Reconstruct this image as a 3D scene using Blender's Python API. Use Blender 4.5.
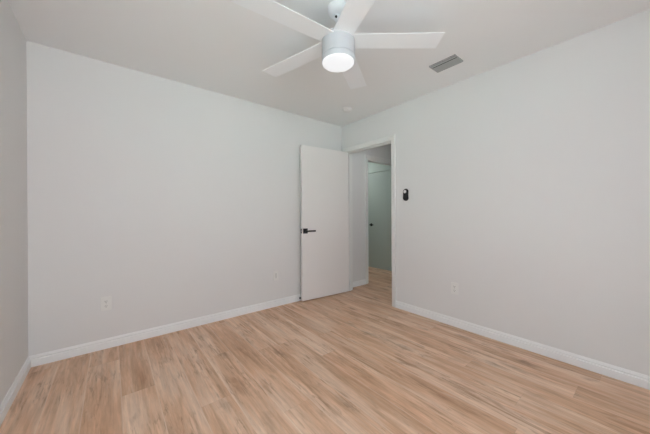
import bpy, bmesh, math, random
from mathutils import Vector, Matrix
random.seed(4)
for o in list(bpy.data.objects):
    bpy.data.objects.remove(o)
SC = bpy.context.scene
COL = SC.collection
PI = math.pi
R = math.radians

# ------------------------------------------------------------------ camera, light, exposure
W, H, REAR = 3.177, 2.44, -4.25          # room width, height, y of the rear wall
FPX = 265.9
yaw, pitch, roll = R(38.876), R(-0.106), R(-0.266)
cd = bpy.data.cameras.new('camera')
cd.sensor_width = 36.0
cd.lens = FPX / 650 * 36
cd.shift_y = -(217 - 214.59) / 650
cd.clip_start = 0.02
cam = bpy.data.objects.new('camera', cd)
COL.objects.link(cam)
F = Vector((math.sin(yaw) * math.cos(pitch), math.cos(yaw) * math.cos(pitch), math.sin(pitch)))
RT = Vector((math.cos(yaw), -math.sin(yaw), 0))
UP = RT.cross(F)
RT2 = RT * math.cos(roll) + UP * math.sin(roll)
UP2 = UP * math.cos(roll) - RT * math.sin(roll)
cam.matrix_world = Matrix(((RT2.x, UP2.x, -F.x, 0.4828), (RT2.y, UP2.y, -F.y, -2.9394),
                           (RT2.z, UP2.z, -F.z, 1.1350), (0, 0, 0, 1)))
SC.camera = cam

wd = bpy.data.worlds.new('daylight')
SC.world = wd
wd.use_nodes = True
bg = wd.node_tree.nodes['Background']
bg.inputs['Color'].default_value = (0.86, 0.93, 1.0, 1)
bg.inputs['Strength'].default_value = 0.8


def area(name, loc, rot, sx, sy, power, col):
    l = bpy.data.lights.new(name, 'AREA')
    l.shape = 'RECTANGLE'
    l.size, l.size_y, l.energy, l.color = sx, sy, power, col
    o = bpy.data.objects.new(name, l)
    o.location, o.rotation_euler = loc, rot
    COL.objects.link(o)
    return o


# daylight through the rear window and the window beside it, both behind the camera
area('rear_window_daylight', (0.725, REAR - 0.22, 1.45), (R(90), 0, 0), 0.65, 0.7, 56, (0.885, 0.92, 1.0))
area('left_window_daylight', (-0.22, -3.05, 1.05), (R(90), 0, R(-90)), 1.3, 1.3, 9, (0.58, 0.78, 1.0))
sun = bpy.data.lights.new('sun', 'SUN')
sun.energy, sun.angle, sun.color = 125.0, R(1.0), (0.57, 0.755, 1.0)
so_ = bpy.data.objects.new('sun', sun)
SUN_DIR = Vector((-0.20, 0.90, -1.0)).normalized()      # the way the sunlight travels, in through the rear window
so_.rotation_euler = SUN_DIR.to_track_quat('-Z', 'Y').to_euler()
so_.location = (2.5, REAR - 4.0, 6.0)
COL.objects.link(so_)
area('hall_fill_light', (3.75, -0.75, 2.38), (0, 0, 0), 0.3, 0.3, 1.8, (0.92, 0.96, 1.0))  # unseen fill light added to brighten the hall
area('inner_room_fill_light', (4.2, 1.2, 2.38), (0, 0, 0), 0.3, 0.3, 7.0, (0.97, 1.0, 0.98))  # added fill, out of view, lifting the inner room and its door

SC.view_settings.view_transform = 'Standard'
SC.view_settings.look = 'None'
SC.view_settings.gamma = 1.0
SC.view_settings.use_curve_mapping = False
SC.view_settings.exposure = 0.06


# ------------------------------------------------------------------ helpers
def box(bm, x0, x1, y0, y1, z0, z1):
    vs = [bm.verts.new((x, y, z)) for x in (x0, x1) for y in (y0, y1) for z in (z0, z1)]
    for f in ((0, 1, 3, 2), (4, 6, 7, 5), (0, 4, 5, 1), (2, 3, 7, 6), (0, 2, 6, 4), (1, 5, 7, 3)):
        bm.faces.new([vs[i] for i in f])
    return bm


def prism(bm, prof, axis_from, axis_to, fn):
    """profile points (a, z) swept from one station to the next; fn(station, a, z) gives the point"""
    a = [bm.verts.new(fn(axis_from, *q)) for q in prof]
    b = [bm.verts.new(fn(axis_to, *q)) for q in prof]
    n = len(prof)
    for i in range(n):
        j = (i + 1) % n
        bm.faces.new((a[i], a[j], b[j], b[i]))
    bm.faces.new(a[::-1])
    bm.faces.new(b)
    return bm


def lathe(bm, prof, seg=48, axis='z', loc=(0, 0, 0)):
    """profile points (radius, height); closed at both ends"""
    def pt(r, h, t):
        c, s = r * math.cos(t), r * math.sin(t)
        p = (c, s, h) if axis == 'z' else ((c, h, s) if axis == 'y' else (h, c, s))
        return Vector(p) + Vector(loc)
    rings = [[bm.verts.new(pt(r, h, 2 * PI * k / seg)) for k in range(seg)] for r, h in prof]
    for a, b in zip(rings, rings[1:]):
        for k in range(seg):
            bm.faces.new((a[k], a[(k + 1) % seg], b[(k + 1) % seg], b[k]))
    bm.faces.new(rings[0][::-1])
    bm.faces.new(rings[-1])
    return bm


def outline(bm, pts, y0, y1):
    """closed outline of (x, z) given depth along y"""
    a = [bm.verts.new((x, y0, z)) for x, z in pts]
    b = [bm.verts.new((x, y1, z)) for x, z in pts]
    n = len(pts)
    for i in range(n):
        bm.faces.new((a[i], a[(i + 1) % n], b[(i + 1) % n], b[i]))
    bm.faces.new(a[::-1])
    bm.faces.new(b)
    return bm


def rrect(w, h, r, n=6):
    out = []
    for cx, cz, t0 in ((w / 2 - r, h / 2 - r, 0), (-w / 2 + r, h / 2 - r, 90), (-w / 2 + r, -h / 2 + r, 180), (w / 2 - r, -h / 2 + r, 270)):
        for k in range(n + 1):
            t = R(t0 + 90 * k / n)
            out.append((cx + r * math.cos(t), cz + r * math.sin(t)))
    return out


def obj(name, bm, mat, parent=None, bevel=0.0, smooth=False, loc=None, rotz=0.0):
    bmesh.ops.recalc_face_normals(bm, faces=bm.faces[:])
    me = bpy.data.meshes.new(name)
    bm.to_mesh(me)
    bm.free()
    o = bpy.data.objects.new(name, me)
    COL.objects.link(o)
    me.materials.append(mat)
    if parent:
        o.parent = parent
    if loc:
        o.location = loc
    o.rotation_euler.z = rotz
    if bevel:
        b = o.modifiers.new('bevel', 'BEVEL')
        b.width, b.segments, b.limit_method, b.angle_limit = bevel, 2, 'ANGLE', R(40)
    if smooth:
        for p in me.polygons:
            p.use_smooth = True
        es = o.modifiers.new('edges', 'EDGE_SPLIT')
        es.split_angle = R(35)
    return o


def struct(name, bm, mat, bevel=0.0, parent=None, smooth=False):
    o = obj(name, bm, mat, parent, bevel, smooth)
    if not parent:
        o['kind'] = 'structure'
    return o


def thing(name, label, cat, loc, rotz=0.0, group=None):
    o = bpy.data.objects.new(name, None)
    o.empty_display_size = 0.05
    COL.objects.link(o)
    o.location = loc
    o.rotation_euler.z = rotz
    o['label'], o['category'] = label, cat
    if group:
        o['group'] = group
    return o


def BM():
    return bmesh.new()


# ------------------------------------------------------------------ materials
def mat(name, col, rough=0.5, metal=0.0, bump=0.0, scale=200.0, spec=0.5, vary=0.0):
    m = bpy.data.materials.new(name)
    m.use_nodes = True
    nt = m.node_tree
    b = nt.nodes['Principled BSDF']
    b.inputs['Base Color'].default_value = (*col, 1)
    b.inputs['Roughness'].default_value = rough
    b.inputs['Metallic'].default_value = metal
    b.inputs['Specular IOR Level'].default_value = spec
    tc = nt.nodes.new('ShaderNodeTexCoord')
    nz = nt.nodes.new('ShaderNodeTexNoise')
    nz.inputs['Scale'].default_value = scale
    nz.inputs['Detail'].default_value = 3
    nt.links.new(tc.outputs['Object'], nz.inputs['Vector'])
    if bump:
        bp = nt.nodes.new('ShaderNodeBump')
        bp.inputs['Strength'].default_value = bump
        bp.inputs['Distance'].default_value = 0.001
        nt.links.new(nz.outputs['Fac'], bp.inputs['Height'])
        nt.links.new(bp.outputs['Normal'], b.inputs['Normal'])
    if vary:
        mr = nt.nodes.new('ShaderNodeMapRange')
        mr.inputs['To Min'].default_value = max(0, rough - vary)
        mr.inputs['To Max'].default_value = min(1, rough + vary)
        nt.links.new(nz.outputs['Fac'], mr.inputs['Value'])
        nt.links.new(mr.outputs['Result'], b.inputs['Roughness'])
    return m


M_WALL = mat('wall_paint', (0.80, 0.787, 0.772), 0.65, bump=0.10, scale=160, spec=0.3)
M_CEIL = mat('ceiling_paint', (0.90, 0.90, 0.90), 0.8, bump=0.12, scale=120, spec=0.2)
M_TRIM = mat('trim_paint', (0.92, 0.915, 0.905), 0.35, spec=0.5, vary=0.05, scale=40)
M_CASING = mat('casing_paint', (0.84, 0.83, 0.805), 0.4, spec=0.5, vary=0.05, scale=40)
M_LEAF = mat('door_paint', (0.86, 0.825, 0.80), 0.38, spec=0.5, bump=0.03, scale=60)
M_SAGE = mat('sage_paint', (0.50, 0.56, 0.53), 0.45, bump=0.03, scale=60)
M_SAGEW = mat('sage_wall_paint', (0.52, 0.585, 0.55), 0.65, bump=0.08, scale=160)
M_FANW = mat('fan_white', (0.93, 0.945, 0.965), 0.4, vary=0.05, scale=30)
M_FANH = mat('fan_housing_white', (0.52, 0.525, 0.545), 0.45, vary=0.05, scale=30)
M_PLATE = mat('plate_plastic', (0.84, 0.83, 0.80), 0.35, vary=0.04, scale=60)
M_SLOT = mat('slot_dark', (0.10, 0.095, 0.09), 0.6, vary=0.05)
M_INSET = mat('plate_inset_grey', (0.55, 0.54, 0.52), 0.5, vary=0.05)
M_BLACK = mat('black_metal', (0.012, 0.012, 0.013), 0.38, vary=0.06, scale=90)
M_RUBBER = mat('black_rubber', (0.015, 0.015, 0.015), 0.8, vary=0.05)
M_STEEL = mat('brushed_steel', (0.62, 0.61, 0.59), 0.35, metal=1.0, vary=0.08, scale=70)
M_VENT = mat('vent_grey', (0.40, 0.41, 0.41), 0.5, metal=0.0, vary=0.06, scale=60)
M_VENTD = mat('vent_duct_dark', (0.05, 0.05, 0.05), 0.8, vary=0.05)
M_DETECT = mat('detector_plastic', (0.83, 0.82, 0.80), 0.5, vary=0.04, scale=60)
M_DIAL = mat('remote_dial_white', (0.80, 0.80, 0.80), 0.35, vary=0.05)
M_GROUND = mat('ground_outside', (0.30, 0.34, 0.22), 0.9, bump=0.3, scale=12)

M_LED = bpy.data.materials.new('lamp_diffuser_lit')
M_LED.use_nodes = True
_b = M_LED.node_tree.nodes['Principled BSDF']
_b.inputs['Base Color'].default_value = (0.25, 0.25, 0.25, 1)
_b.inputs['Emission Color'].default_value = (0.97, 0.98, 1.0, 1)
_b.inputs['Emission Strength'].default_value = 0.74

M_GLASS = bpy.data.materials.new('window_glass')
M_GLASS.use_nodes = True
_nt = M_GLASS.node_tree
_nt.nodes.clear()
_o = _nt.nodes.new('ShaderNodeOutputMaterial')
_m = _nt.nodes.new('ShaderNodeMixShader')
_t = _nt.nodes.new('ShaderNodeBsdfTransparent')
_g = _nt.nodes.new('ShaderNodeBsdfGlossy')
_g.inputs['Roughness'].default_value = 0.02
_m.inputs[0].default_value = 0.05
_nt.links.new(_t.outputs[0], _m.inputs[1])
_nt.links.new(_g.outputs[0], _m.inputs[2])
_nt.links.new(_m.outputs[0], _o.inputs['Surface'])


def floor_material():
    m = bpy.data.materials.new('oak_plank_floor')
    m.use_nodes = True
    nt = m.node_tree
    L = nt.links.new
    bsdf = nt.nodes['Principled BSDF']

    def node(t, **kw):
        n = nt.nodes.new(t)
        for k, v in kw.items():
            setattr(n, k, v)
        return n

    def math_(op, a, b=None, c=None):
        n = node('ShaderNodeMath', operation=op)
        for i, v in enumerate((a, b, c)):
            if v is None:
                continue
            if isinstance(v, (int, float)):
                n.inputs[i].default_value = v
            else:
                L(v, n.inputs[i])
        return n.outputs[0]

    def comb(x, y, z):
        n = node('ShaderNodeCombineXYZ')
        for i, v in enumerate((x, y, z)):
            if isinstance(v, (int, float)):
                n.inputs[i].default_value = v
            else:
                L(v, n.inputs[i])
        return n.outputs[0]

    def noise(vec, scale=1.0, detail=4.0, rough=0.6, dist=0.0):
        n = node('ShaderNodeTexNoise')
        n.inputs['Scale'].default_value = scale
        n.inputs['Detail'].default_value = detail
        n.inputs['Roughness'].default_value = rough
        n.inputs['Distortion'].default_value = dist
        L(vec, n.inputs['Vector'])
        return n.outputs['Fac']

    def ramp(v, stops):
        n = node('ShaderNodeValToRGB')
        e = n.color_ramp.elements
        while len(e) < len(stops):
            e.new(0.5)
        for el, (p, c) in zip(e, stops):
            el.position = p
            el.color = (*c, 1) if not isinstance(c, (int, float)) else (c, c, c, 1)
        L(v, n.inputs['Fac'])
        return n.outputs['Color']

    def mix(kind, fac, a, b):
        n = node('ShaderNodeMix', data_type='RGBA', blend_type=kind)
        if isinstance(fac, (int, float)):
            n.inputs[0].default_value = fac
        else:
            L(fac, n.inputs[0])
        for s, v in ((6, a), (7, b)):
            if isinstance(v, tuple):
                n.inputs[s].default_value = (*v, 1)
            else:
                L(v, n.inputs[s])
        return n.outputs[2]

    tc = node('ShaderNodeTexCoord')
    sp = node('ShaderNodeSeparateXYZ')
    L(tc.outputs['Object'], sp.inputs[0])
    x, y = sp.outputs[0], sp.outputs[1]
    PW, PL = 0.180, 1.52
    u = math_('DIVIDE', math_('ADD', x, 0.01), PW)
    row = math_('FLOOR', u)
    fu = math_('FRACT', u)
    wn = node('ShaderNodeTexWhiteNoise', noise_dimensions='1D')
    L(row, wn.inputs['W'])
    v = math_('ADD', math_('DIVIDE', y, PL), math_('MULTIPLY', wn.outputs['Value'], 7.0))
    col = math_('FLOOR', v)
    fv = math_('FRACT', v)
    pid = node('ShaderNodeTexWhiteNoise', noise_dimensions='2D')
    L(comb(row, col, 0), pid.inputs['Vector'])
    rnd = pid.outputs['Value']
    rz = math_('MULTIPLY', rnd, 37.0)
    # broad figure, sparse dark cathedral figure along the middle of a plank, fine pores
    broad = noise(comb(math_('MULTIPLY', x, 8.0), math_('MULTIPLY', y, 1.0), rz), 1.0, 3.0, 0.55, 0.5)
    streak = noise(comb(math_('MULTIPLY', x, 19.0), math_('MULTIPLY', y, 1.6), rz), 1.0, 4.0, 0.62, 1.5)
    fine = noise(comb(math_('MULTIPLY', x, 110.0), math_('MULTIPLY', y, 9.0), rz), 1.0, 4.0, 0.7, 0.4)
    patch = noise(comb(math_('MULTIPLY', x, 7.0), math_('MULTIPLY', y, 2.6), math_('ADD', rz, 11.0)), 1.0, 3.0, 0.5, 0.5)
    base = ramp(broad, [(0.30, (0.600, 0.345, 0.205)), (0.47, (0.750, 0.470, 0.300)), (0.62, (0.850, 0.610, 0.445))])
    tone = ramp(rnd, [(0.0, (0.92, 0.90, 0.88)), (0.30, (0.97, 0.96, 0.95)), (0.7, (1.02, 1.02, 1.02)), (1.0, (1.03, 1.06, 1.09))])
    c = mix('MULTIPLY', 1.0, base, tone)
    smask = ramp(streak, [(0.49, 0.0), (0.585, 0.75), (0.65, 1.0)])
    pmask = ramp(patch, [(0.47, 0.10), (0.60, 1.0)])
    mid = math_('SUBTRACT', 1.0, math_('MULTIPLY', math_('ABSOLUTE', math_('SUBTRACT', math_('MULTIPLY', fu, 2.0), 1.0)), 0.55))
    sm = math_('MULTIPLY', math_('MULTIPLY', math_('MULTIPLY', smask, pmask), mid), ramp(fine, [(0.30, 0.55), (0.62, 1.0)]))
    c = mix('MIX', math_('MULTIPLY', sm, 0.80), c, (0.390, 0.190, 0.095))
    dash = noise(comb(math_('MULTIPLY', x, 62.0), math_('MULTIPLY', y, 7.0), rz), 1.0, 4.0, 0.65, 0.8)
    dm = math_('MULTIPLY', ramp(dash, [(0.54, 0.0), (0.64, 1.0)]), ramp(patch, [(0.44, 0.12), (0.58, 1.0)]))
    c = mix('MIX', math_('MULTIPLY', dm, 0.50), c, (0.360, 0.185, 0.100))
    fibre = noise(comb(math_('MULTIPLY', x, 48.0), math_('MULTIPLY', y, 2.2), rz), 1.0, 3.0, 0.6, 0.5)
    c = mix('MULTIPLY', 1.0, c, ramp(fibre, [(0.32, (0.88, 0.86, 0.84)), (0.66, (1.10, 1.11, 1.12))]))
    lm = ramp(streak, [(0.28, 1.0), (0.45, 0.0)])
    c = mix('MIX', math_('MULTIPLY', lm, 0.30), c, (0.90, 0.70, 0.54))
    c = mix('MULTIPLY', 1.0, c, ramp(fine, [(0.30, 0.90), (0.70, 1.07)]))
    # knots: sparse stretched cells with a warped outline
    vo = node('ShaderNodeTexVoronoi')
    vo.inputs['Scale'].default_value = 1.0
    wob = noise(comb(math_('MULTIPLY', x, 26.0), math_('MULTIPLY', y, 12.0), rz), 1.0, 3.0)
    L(comb(math_('ADD', math_('MULTIPLY', x, 5.5), math_('MULTIPLY', wob, 0.50)), math_('ADD', math_('MULTIPLY', y, 1.9), math_('MULTIPLY', wob, 0.30)), rz), vo.inputs['Vector'])
    kn = ramp(vo.outputs['Distance'], [(0.05, 1.0), (0.11, 0.55), (0.22, 0.0)])
    kpick = math_('GREATER_THAN', rnd, 0.30)
    kk = math_('MULTIPLY', math_('MULTIPLY', kn, kpick), ramp(fine, [(0.35, 0.30), (0.6, 1.0)]))
    c = mix('MIX', math_('MULTIPLY', kk, 0.70), c, (0.25, 0.12, 0.06))
    # joints between planks: bevel highlights painted pale on long edges, darker end joints
    eu = math_('MULTIPLY', math_('MINIMUM', fu, math_('SUBTRACT', 1.0, fu)), PW)
    ev = math_('MULTIPLY', math_('MINIMUM', fv, math_('SUBTRACT', 1.0, fv)), PL)
    e = math_('MINIMUM', eu, ev)
    gap = ramp(math_('MULTIPLY', e, 100.0), [(0.04, 1.0), (0.12, 0.0)])
    pale = ramp(math_('MULTIPLY', eu, 100.0), [(0.10, 1.0), (0.42, 0.0)])
    c = mix('MIX', math_('MULTIPLY', pale, math_('MULTIPLY', math_('ADD', broad, 0.2), 0.45)), c, (0.95, 0.78, 0.64))
    endj = ramp(math_('MULTIPLY', ev, 100.0), [(0.06, 1.0), (0.20, 0.0)])
    c = mix('MIX', math_('MULTIPLY', endj, 0.18), c, (0.33, 0.19, 0.12))
    L(c, bsdf.inputs['Base Color'])
    L(ramp(streak, [(0.3, 0.36), (0.7, 0.48)]), bsdf.inputs['Roughness'])
    bsdf.inputs['Specular IOR Level'].default_value = 0.5
    bp = node('ShaderNodeBump')
    bp.inputs['Strength'].default_value = 0.25
    bp.inputs['Distance'].default_value = 0.0015
    L(math_('SUBTRACT', math_('MULTIPLY', fine, 0.3), gap), bp.inputs['Height'])
    L(bp.outputs['Normal'], bsdf.inputs['Normal'])
    return m


M_FLOOR = floor_material()

# ------------------------------------------------------------------ the shell
T = 0.115                                   # wall thickness
OP0, OP1, OPH = -0.105, -0.905, 2.035       # bedroom door opening in the right wall
HX1 = 5.30                                  # far end of the hall
HY = -1.15                                  # near side of the hall
GX0, GX1, GH = 3.745, 4.52, 2.03            # opening in the hall wall
IX = 4.77                                   # far wall of the inner room
IY = 1.70

struct('floor', box(BM(), -T, HX1 + T, REAR - T, IY + T, -0.10, 0.0), M_FLOOR)
struct('ceiling', box(BM(), -T, HX1 + T, REAR - T, IY + T, H, H + 0.12), M_CEIL)

bm = BM()
box(bm, -T, W + T, 0, T, 0, H)
struct('wall_back', bm, M_WALL)
LY0, LY1, LZ0, LZ1 = -3.70, -2.40, 0.40, 1.70   # window in the left wall, beside and behind the camera
bm = BM()
box(bm, -T, 0, REAR, LY0, 0, H)
box(bm, -T, 0, LY1, 0, 0, H)
box(bm, -T, 0, LY0, LY1, 0, LZ0)
box(bm, -T, 0, LY0, LY1, LZ1, H)
struct('wall_left', bm, M_WALL)
bm = BM()
g = 0.010                                  # rough opening, lined by the jambs
box(bm, W, W + T, OP0 + g, 0, 0, H)
box(bm, W, W + T, OP1 - g, OP0 + g, OPH + g, H)
box(bm, W, W + T, REAR, OP1 - g, 0, H)
struct('wall_right', bm, M_WALL)
WX0, WX1, WZ0, WZ1 = 0.40, 1.05, 1.10, 1.80  # rear window
bm = BM()
box(bm, -T, WX0, REAR - T, REAR, 0, H)
box(bm, WX1, W + T, REAR - T, REAR, 0, H)
box(bm, WX0, WX1, REAR - T, REAR, 0, WZ0)
box(bm, WX0, WX1, REAR - T, REAR, WZ1, H)
struct('wall_rear', bm, M_WALL)
# hall
bm = BM()
box(bm, W + T, GX0, 0, 0.10, 0, H)
box(bm, GX0, GX1, 0, 0.10, GH, H)
box(bm, GX1, HX1, 0, 0.10, 0, H)
struct('wall_hall', bm, M_WALL)
struct('wall_hall_near', box(BM(), W + T, HX1, HY - 0.1, HY, 0, H), M_WALL)
struct('wall_hall_end', box(BM(), HX1, HX1 + T, HY - 0.1, 0.10, 0, H), M_WALL)
# inner room behind the hall opening; its far wall carries the second door
D0, D1, DH = 0.195, 0.928, 2.0
bm = BM()
box(bm, IX, IX + 0.10, 0.10, D0, 0, H)
box(bm, IX, IX + 0.10, D0, D1, DH, H)
box(bm, IX, IX + 0.10, D1, IY, 0, H)
struct('wall_inner', bm, M_SAGEW)
struct('wall_inner_back', box(BM(), W + T, IX + 0.1, IY, IY + 0.1, 0, H), M_SAGEW)
struct('wall_inner_left', box(BM(), W, W + T, 0.10 + 0.015, IY, 0, H), M_SAGEW)
struct('wall_closet', box(BM(), IX + 0.7, IX + 0.8, 0.1, IY + 0.1, 0, H), M_WALL)

# baseboards: flat face, then a stepped ogee top
BB = [(0, 0), (0.015, 0), (0.015, 0.050), (0.0135, 0.053), (0.0075, 0.055), (0.0075, 0.059), (0.0105, 0.062), (0.0105, 0.068), (0.007, 0.075), (0.004, 0.083), (0, 0.083)]
struct('baseboard_back', prism(BM(), BB, 0.0, W, lambda s, a, z: (s, -a, z)), M_TRIM)
struct('baseboard_left', prism(BM(), BB, REAR, -0.014, lambda s, a, z: (a, s, z)), M_TRIM)
struct('baseboard_right', prism(BM(), BB, REAR, OP1 - 0.062, lambda s, a, z: (W - a, s, z)), M_TRIM)
struct('baseboard_rear', prism(BM(), BB, 0.014, W - 0.014, lambda s, a, z: (s, REAR + a, z)), M_TRIM)
struct('baseboard_hall', prism(BM(), BB, W + T + 0.001, GX0 - 0.062, lambda s, a, z: (s, -a, z)), M_TRIM)
struct('baseboard_hall_far', prism(BM(), BB, GX1 + 0.062, HX1, lambda s, a, z: (s, -a, z)), M_TRIM)

# door frame of the bedroom: jambs, stop, then casings
JT = 0.016
bm = BM()
box(bm, W - 0.001, W + T + 0.001, OP0 - 0.0, OP0 + JT, 0, OPH + JT)
box(bm, W - 0.001, W + T + 0.001, OP1 - JT, OP1, 0, OPH + JT)
box(bm, W - 0.001, W + T + 0.001, OP1, OP0, OPH, OPH + JT)
box(bm, W + 0.040, W + 0.075, OP0 - 0.011, OP0, 0, OPH - 0.011)
box(bm, W + 0.040, W + 0.075, OP1, OP1 + 0.011, 0, OPH - 0.011)
box(bm, W + 0.040, W + 0.075, OP1, OP0, OPH - 0.011, OPH)
struct('trim_1', bm, M_CASING, bevel=0.001)


def casing_bm(bm, y0, y1, ztop, xf, sgn, cw=0.057):
    """three sides around an opening in a wall of constant x; sgn = direction the casing stands out"""
    prof = [(0, 0), (0, 0.008), (0.012, 0.011), (0.020, 0.010), (cw - 0.014, 0.014), (cw - 0.008, 0.017), (cw, 0.017), (cw, 0)]
    a, b = max(y0, y1) + 0.005, min(y0, y1) - 0.005
    zt = ztop + 0.005
    def ring(pts):
        return [[bm.verts.new(p) for p in st] for st in pts]
    st = []
    st.append([(xf + sgn * t, a + q, 0) for q, t in prof])
    st.append([(xf + sgn * t, a + q, zt + q) for q, t in prof])
    st.append([(xf + sgn * t, b - q, zt + q) for q, t in prof])
    st.append([(xf + sgn * t, b - q, 0) for q, t in prof])
    rs = ring(st)
    n = len(prof)
    for r0, r1 in zip(rs, rs[1:]):
        for i in range(n):
            j = (i + 1) % n
            bm.faces.new((r0[i], r0[j], r1[j], r1[i]))
    bm.faces.new(rs[0])
    bm.faces.new(rs[-1])
    return bm


def swap_xy(bm):
    for v in bm.verts:
        v.co.x, v.co.y = v.co.y, v.co.x
    return bm


struct('trim_2', casing_bm(BM(), OP0, OP1, OPH, W, -1), M_CASING)
struct('trim_3', casing_bm(BM(), OP0 - 0.0, OP1, OPH, W + T, 1), M_CASING)
# hall opening: casing on the hall side and jambs
struct('trim_4', swap_xy(casing_bm(BM(), GX0, GX1, GH, 0.0, -1)), M_CASING)
bm = BM()
box(bm, GX0 - 0.001, GX0 + JT, -0.001, 0.101, 0, GH)
box(bm, GX1 - JT, GX1 + 0.001, -0.001, 0.101, 0, GH)
box(bm, GX0 + JT, GX1 - JT, -0.001, 0.101, GH - JT, GH + 0.001)
struct('trim_5', bm, M_CASING, bevel=0.001)

# ------------------------------------------------------------------ rear window (behind the camera)
bm = BM()
fy0, fy1 = REAR - 0.09, REAR - 0.04
for x0, x1, z0, z1 in ((WX0, WX0 + 0.05, WZ0, WZ1), (WX1 - 0.05, WX1, WZ0, WZ1), (WX0, WX1, WZ0, WZ0 + 0.05), (WX0, WX1, WZ1 - 0.05, WZ1),
                       (WX0, WX1, WZ0, WZ0 + 0.05)):
    box(bm, x0, x1, fy0, fy1, z0, z1)
wf = struct('window_1', bm, M_TRIM)
struct('window_pane', box(BM(), WX0 + 0.04, WX1 - 0.04, REAR - 0.068, REAR - 0.062, WZ0 + 0.04, WZ1 - 0.04), M_GLASS, parent=wf)
struct('window_sill', box(BM(), WX0 - 0.04, WX1 + 0.04, REAR - 0.04, REAR + 0.03, WZ0 - 0.022, WZ0), M_TRIM, parent=wf, bevel=0.003)

bm = BM()
for y0, y1, z0, z1 in ((LY0, LY0 + 0.05, LZ0, LZ1), (LY1 - 0.05, LY1, LZ0, LZ1), (LY0, LY1, LZ0, LZ0 + 0.05), (LY0, LY1, LZ1 - 0.05, LZ1),
                       (LY0, LY1, (LZ0 + LZ1) / 2 - 0.02, (LZ0 + LZ1) / 2 + 0.02)):
    box(bm, -0.09, -0.04, y0, y1, z0, z1)
wf = struct('window_2', bm, M_TRIM)
struct('window_pane', box(BM(), -0.068, -0.062, LY0 + 0.04, LY1 - 0.04, LZ0 + 0.04, LZ1 - 0.04), M_GLASS, parent=wf)
struct('window_sill', box(BM(), -0.04, 0.03, LY0 - 0.04, LY1 + 0.04, LZ0 - 0.022, LZ0), M_TRIM, parent=wf, bevel=0.003)

# ------------------------------------------------------------------ bedroom door, standing open
LW, LT, DZ0, DZ1 = 0.777, 0.035, 0.012, 2.030
dr = bpy.data.objects.new('door_1', None)
COL.objects.link(dr)
dr['kind'] = 'structure'
dr.location = (W - 0.001, OP0 - 0.042, 0)
dr.rotation_euler.z = R(-4.4)               # local -x runs from the hinge to the free edge
obj('door_leaf', box(BM(), -LW, 0, 0, LT, DZ0, DZ1), M_LEAF, dr, bevel=0.0015)


def lever(parent, loc, ysgn, xsgn, name='door_handle'):
    hx, hz = loc
    bm = BM()
    outline(bm, rrect(0.066, 0.066, 0.004), 0, -0.009)
    h = obj(name, bm, M_BLACK, parent, bevel=0.001)
    h.location = (hx, 0 if ysgn < 0 else LT, hz)
    if ysgn > 0:
        h.scale.y = -1
    bm = BM()
    lathe(bm, [(0.011, -0.008), (0.011, -0.050)], 20, 'y')
    obj('spindle', bm, M_BLACK, h, smooth=True)
    bm = BM()
    box(bm, -0.012 if xsgn > 0 else -0.128, 0.128 if xsgn > 0 else 0.012, -0.060, -0.044, -0.0115, 0.0095)
    obj('lever', bm, M_BLACK, h, bevel=0.003)
    return h


lever(dr, (-LW + 0.047, 0.917), -1, 1)
lever(dr, (-LW + 0.047, 0.917), 1, 1)
lp = obj('latch_plate', box(BM(), -LW - 0.0015, -LW + 0.001, 0.005, 0.030, 0.917 - 0.029, 0.917 + 0.029), M_BLACK, dr)
lb = obj('latch_bolt', box(BM(), -LW - 0.010, -LW, 0.0105, 0.0245, 0.917 - 0.007, 0.917 + 0.007), M_STEEL, lp, bevel=0.002)
lb['label'] = 'pale metal latch bolt'
for hz in (0.20, 1.02, 1.84):
    lathe_bm = lathe(BM(), [(0.0065, hz - 0.045), (0.0065, hz + 0.045)], 14, 'z', (-0.001, LT + 0.001, 0))
    obj('hinge', lathe_bm, M_TRIM, dr, smooth=True)

# ------------------------------------------------------------------ sage door seen through the hall
d2 = bpy.data.objects.new('door_2', None)
COL.objects.link(d2)
d2['kind'] = 'structure'
d2.location = (IX, D1, 0)
d2.rotation_euler.z = R(-90)                # local +x runs toward the bedroom side, local -y faces us
DW = D1 - D0
obj('door_leaf', box(BM(), 0.003, DW - 0.003, 0.004, 0.039, 0.010, DH - 0.006), M_SAGE, d2, bevel=0.0015)
k = obj('door_handle', lathe(BM(), [(0.031, 0.005), (0.031, -0.004), (0.029, -0.008), (0.014, -0.010)], 28, 'y', (0.108, 0, 0.905)), M_BLACK, d2, smooth=True)
obj('spindle', lathe(BM(), [(0.010, -0.008), (0.010, -0.045)], 16, 'y', (0.108, 0, 0.905)), M_BLACK, k, smooth=True)
obj('lever', box(BM(), 0.098, 0.206, -0.056, -0.042, 0.897, 0.913), M_BLACK, k, bevel=0.003)
bm = BM()
for x0, x1, z0, z1 in ((-0.055, 0.0, 0, DH + 0.055), (0.0, DW + 0.02, DH, DH + 0.055)):
    box(bm, x0, x1, -0.012, 0.0, z0, z1)
obj('door_casing', bm, M_SAGEW, d2, bevel=0.002)

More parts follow.
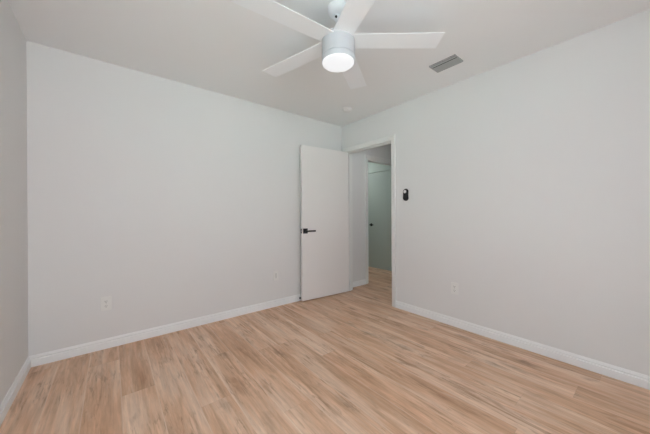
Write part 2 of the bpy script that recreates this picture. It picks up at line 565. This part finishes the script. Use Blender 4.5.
# ------------------------------------------------------------------ ceiling fan
FX, FY, FH = 1.608, -1.684, 2.090           # axis, underside of the lamp
fan = thing('ceiling_fan', 'white five-blade ceiling fan with a lit round lamp under its hub', 'ceiling fan', (FX, FY, H))
def fz(z):
    return z - H
obj('canopy', lathe(BM(), [(0.064, fz(H)), (0.064, fz(2.416)), (0.061, fz(2.406)), (0.052, fz(2.396)), (0.040, fz(2.389)), (0.030, fz(2.386))], 48), M_FANW, fan, smooth=True)
rod = obj('downrod', lathe(BM(), [(0.024, fz(2.388)), (0.027, fz(2.376)), (0.024, fz(2.364)), (0.0125, fz(2.355)), (0.0125, fz(2.280)), (0.019, fz(2.278)), (0.019, fz(2.250))], 28), M_FANW, fan, smooth=True)
hdir = Vector((0.4828 - FX, -2.9394 - FY, 0)).normalized()
ro = obj('rod_hole', lathe(BM(), [(0.007, 0.010), (0.007, 0.0275)], 16, 'x', (0, 0, 0)), M_BLACK, rod, smooth=True, loc=(0, 0, fz(2.368)), rotz=math.atan2(hdir.y, hdir.x) - R(28))  # black plug standing in for the dark hole in the rod ball
ro['label'] = 'dark hole in the ball of the rod'
HR = 0.104
obj('motor_housing', lathe(BM(), [(0.050, fz(FH + 0.163)), (0.085, fz(FH + 0.161)), (0.099, fz(FH + 0.157)), (HR, fz(FH + 0.150)), (HR, fz(FH + 0.040)), (0.1025, fz(FH + 0.0375)), (0.095, fz(FH + 0.0365))], 72), M_FANH, fan, smooth=True)
obj('lamp_ring', lathe(BM(), [(0.099, fz(FH + 0.037)), (0.099, fz(FH + 0.033)), (HR, fz(FH + 0.031)), (HR, fz(FH + 0.008)), (0.1025, fz(FH + 0.004)), (0.099, fz(FH + 0.003))], 72), M_FANH, fan, smooth=True)
ld = obj('lamp_diffuser', lathe(BM(), [(0.1005, fz(FH + 0.006)), (0.1005, fz(FH + 0.003)), (0.099, fz(FH - 0.003)), (0.094, fz(FH - 0.008)), (0.080, fz(FH - 0.013)), (0.05, fz(FH - 0.017)), (0.01, fz(FH - 0.019))], 72), M_LED, fan, smooth=True)
ld['label'] = 'glowing white round lamp diffuser'
BZ, BR0, BR1 = FH + 0.135, 0.080, 0.642
wr, wt, pt = 0.0645, 0.0700, R(-3.5)
bm = BM()
n = 14
ring = []
for i in range(n + 1):
    r = BR0 + (BR1 - BR0) * i / n
    w = wr + (wt - wr) * (r - 0.1) / 0.55
    st = []
    for s, zz in ((-1, -0.0007), (-0.975, -0.002), (0.975, -0.002), (1, -0.0007), (1, 0.0007), (0.975, 0.002), (-0.975, 0.002), (-1, 0.0007)):
        yy = s * w
        st.append(bm.verts.new((r, yy * math.cos(pt) - zz * math.sin(pt), yy * math.sin(pt) + zz * math.cos(pt))))
    ring.append(st)
for a, b in zip(ring, ring[1:]):
    for j in range(8):
        bm.faces.new((a[j], a[(j + 1) % 8], b[(j + 1) % 8], b[j]))
bm.faces.new(ring[0][::-1])
bm.faces.new(ring[-1])
blade = obj('blade', bm, M_FANW, fan, loc=(0, 0, fz(BZ)), rotz=R(-39.47))
for kk in range(1, 5):
    c = blade.copy()
    COL.objects.link(c)
    c.parent = fan
    c.rotation_euler.z = R(-39.47 + 72 * kk)

# ------------------------------------------------------------------ ceiling vent
VX0, VX1, VY0, VY1 = 2.685, 2.832, -1.915, -1.686
vent = thing('ceiling_vent', 'grey louvred air vent in the ceiling to the right of the fan', 'air vent', ((VX0 + VX1) / 2, (VY0 + VY1) / 2, H))
hx, hy = (VX1 - VX0) / 2, (VY1 - VY0) / 2
obj('duct_backing', box(BM(), -hx, hx, -hy, hy, -0.002, 0.0), M_VENTD, vent)
bm = BM()
f = 0.006
for x0, x1, y0, y1 in ((-hx, hx, -hy, -hy + f), (-hx, hx, hy - f, hy), (-hx, -hx + f, -hy + f, hy - f), (hx - f, hx, -hy + f, hy - f)):
    box(bm, x0, x1, y0, y1, -0.010, 0.0)
obj('vent_frame', bm, M_VENT, vent, bevel=0.0015)
# one slim blade near the first edge, an open slot, then the tilted bank
for xc, a, tilt in ((0.0240, 0.0080, R(-20)), (0.066, 0.0120, R(-20)), (0.090, 0.0120, R(-26)), (0.114, 0.0120, R(-26)), (0.134, 0.0090, R(-26))):
    bm = BM()
    prof = [(-a, -0.0006), (a, -0.0006), (a, 0.0006), (-a, 0.0006)]
    def put(s, q, z, tilt=tilt, xc=xc - hx):
        return (xc + q * math.cos(tilt) - z * math.sin(tilt), s, -0.0085 + q * math.sin(tilt) + z)
    prism(bm, prof, -hy + f, hy - f, put)
    obj('louver', bm, M_VENT, vent)

# ------------------------------------------------------------------ smoke detector
sd = thing('smoke_detector', 'small white round smoke detector on the ceiling near the far corner', 'smoke detector', (2.775, -0.545, H))
obj('mounting_base', lathe(BM(), [(0.056, 0.0), (0.056, -0.010), (0.053, -0.012)], 40), M_DETECT, sd, smooth=True)
obj('detector_body', lathe(BM(), [(0.047, -0.011), (0.050, -0.015), (0.049, -0.023), (0.043, -0.030), (0.024, -0.035), (0.005, -0.036)], 40), M_DETECT, sd, smooth=True)
obj('test_button', lathe(BM(), [(0.010, -0.034), (0.010, -0.0375), (0.007, -0.0385)], 20), M_DIAL, sd, smooth=True)


# ------------------------------------------------------------------ outlets
def outlet(label, loc, rotz):
    t = thing('electrical_outlet', label, 'electrical outlet', loc, rotz, 'electrical outlets low on the walls')
    bm = outline(BM(), rrect(0.072, 0.117, 0.005), 0, -0.006)
    obj('cover_plate', bm, M_PLATE, t, bevel=0.0025)
    for s in (-1, 1):
        pts = []
        for kq in range(24):
            a = 2 * PI * kq / 24
            pts.append((0.0165 * math.cos(a) * (1.0), max(-0.0125, min(0.0125, 0.0165 * math.sin(a))) + s * 0.0195))
        so = obj('socket', outline(BM(), pts, -0.005, -0.0085), M_PLATE, t)
        bm = BM()
        box(bm, -0.0075, -0.0050, -0.0091, -0.0084, s * 0.0195 - 0.003, s * 0.0195 + 0.007)
        box(bm, 0.0050, 0.0075, -0.0091, -0.0084, s * 0.0195 - 0.002, s * 0.0195 + 0.006)
        outline(bm, [(0.0027 * math.cos(2 * PI * q / 10), s * 0.0195 - 0.0080 + 0.0027 * math.sin(2 * PI * q / 10)) for q in range(10)], -0.0084, -0.0091)
        obj('socket_slots', bm, M_SLOT, so)
    obj('screw', lathe(BM(), [(0.0032, -0.005), (0.0032, -0.0068), (0.002, -0.0074)], 12, 'y'), M_STEEL, t, smooth=True)
    return t


outlet('white duplex outlet low on the back wall near the left corner', (0.449, 0, 0.381), 0)
outlet('white duplex outlet low on the right wall beyond the doorway', (W, -1.675, 0.381), R(-90))
# narrower plate with one upright insert
ph = thing('wall_jack', 'narrow white wall plate with one upright insert, beside the open door', 'wall plate', (2.066, 0, 0.378), 0)
obj('cover_plate', outline(BM(), rrect(0.068, 0.115, 0.005), 0, -0.006), M_PLATE, ph, bevel=0.0025)
ins = obj('insert', outline(BM(), rrect(0.030, 0.066, 0.002), -0.005, -0.0075), M_PLATE, ph)
obj('insert_slot', outline(BM(), rrect(0.011, 0.060, 0.0015), -0.007, -0.0082), M_INSET, ins)

# ------------------------------------------------------------------ remote in its wall holder
rm = thing('wall_remote', 'black rounded remote with a white round dial, on the wall by the doorway', 'remote control', (W, -1.112, 1.356), R(-90))
# stadium with a slight waist
pts = []
for kq in range(37):
    a = PI * kq / 36
    pts.append((0.0345 * math.cos(a), 0.0365 + 0.0345 * math.sin(a)))
for q in (0.02, 0.0, -0.02):
    pts.append((-0.0345 + 0.0035 * (1 - (q / 0.0365) ** 2), q))
for kq in range(37):
    a = PI + PI * kq / 36
    pts.append((0.0345 * math.cos(a), -0.0365 + 0.0345 * math.sin(a)))
for q in (-0.02, 0.0, 0.02):
    pts.append((0.0345 - 0.0035 * (1 - (q / 0.0365) ** 2), q))
obj('holder', outline(BM(), pts, 0, -0.010), M_RUBBER, rm, bevel=0.002)
obj('remote_body', outline(BM(), [(x * 0.90, z * 0.95) for x, z in pts], -0.009, -0.021), M_BLACK, rm, bevel=0.004)
dl = obj('dial', lathe(BM(), [(0.019, -0.020), (0.019, -0.0225), (0.017, -0.0235), (0.002, -0.0235)], 32, 'y', (-0.002, 0, 0.036)), M_DIAL, rm, smooth=True)
dl['label'] = 'round white dial'
for q in (-0.010, -0.028, -0.046):
    obj('button', lathe(BM(), [(0.0065, -0.020), (0.0065, -0.0222)], 18, 'y', (0, 0, q)), M_RUBBER, rm, smooth=True)

# ------------------------------------------------------------------ door stop on the baseboard
ds = thing('door_stop', 'small black-tipped door stop on the baseboard at the open door edge', 'door stop', (2.395, -0.0105, 0.046))
obj('stop_plate', lathe(BM(), [(0.012, 0.0), (0.012, -0.006), (0.007, -0.008)], 20, 'y'), M_TRIM, ds, smooth=True)
obj('stop_rod', lathe(BM(), [(0.005, -0.006), (0.005, -0.030)], 16, 'y'), M_TRIM, ds, smooth=True)
tip = obj('stop_tip', lathe(BM(), [(0.011, -0.028), (0.0125, -0.034), (0.011, -0.041), (0.006, -0.043)], 20, 'y'), M_RUBBER, ds, smooth=True)
tip['label'] = 'black rubber tip'

# ground outside the window
struct('ground', box(BM(), -12, 16, -24, REAR - 0.6, -0.55, -0.45), M_GROUND)
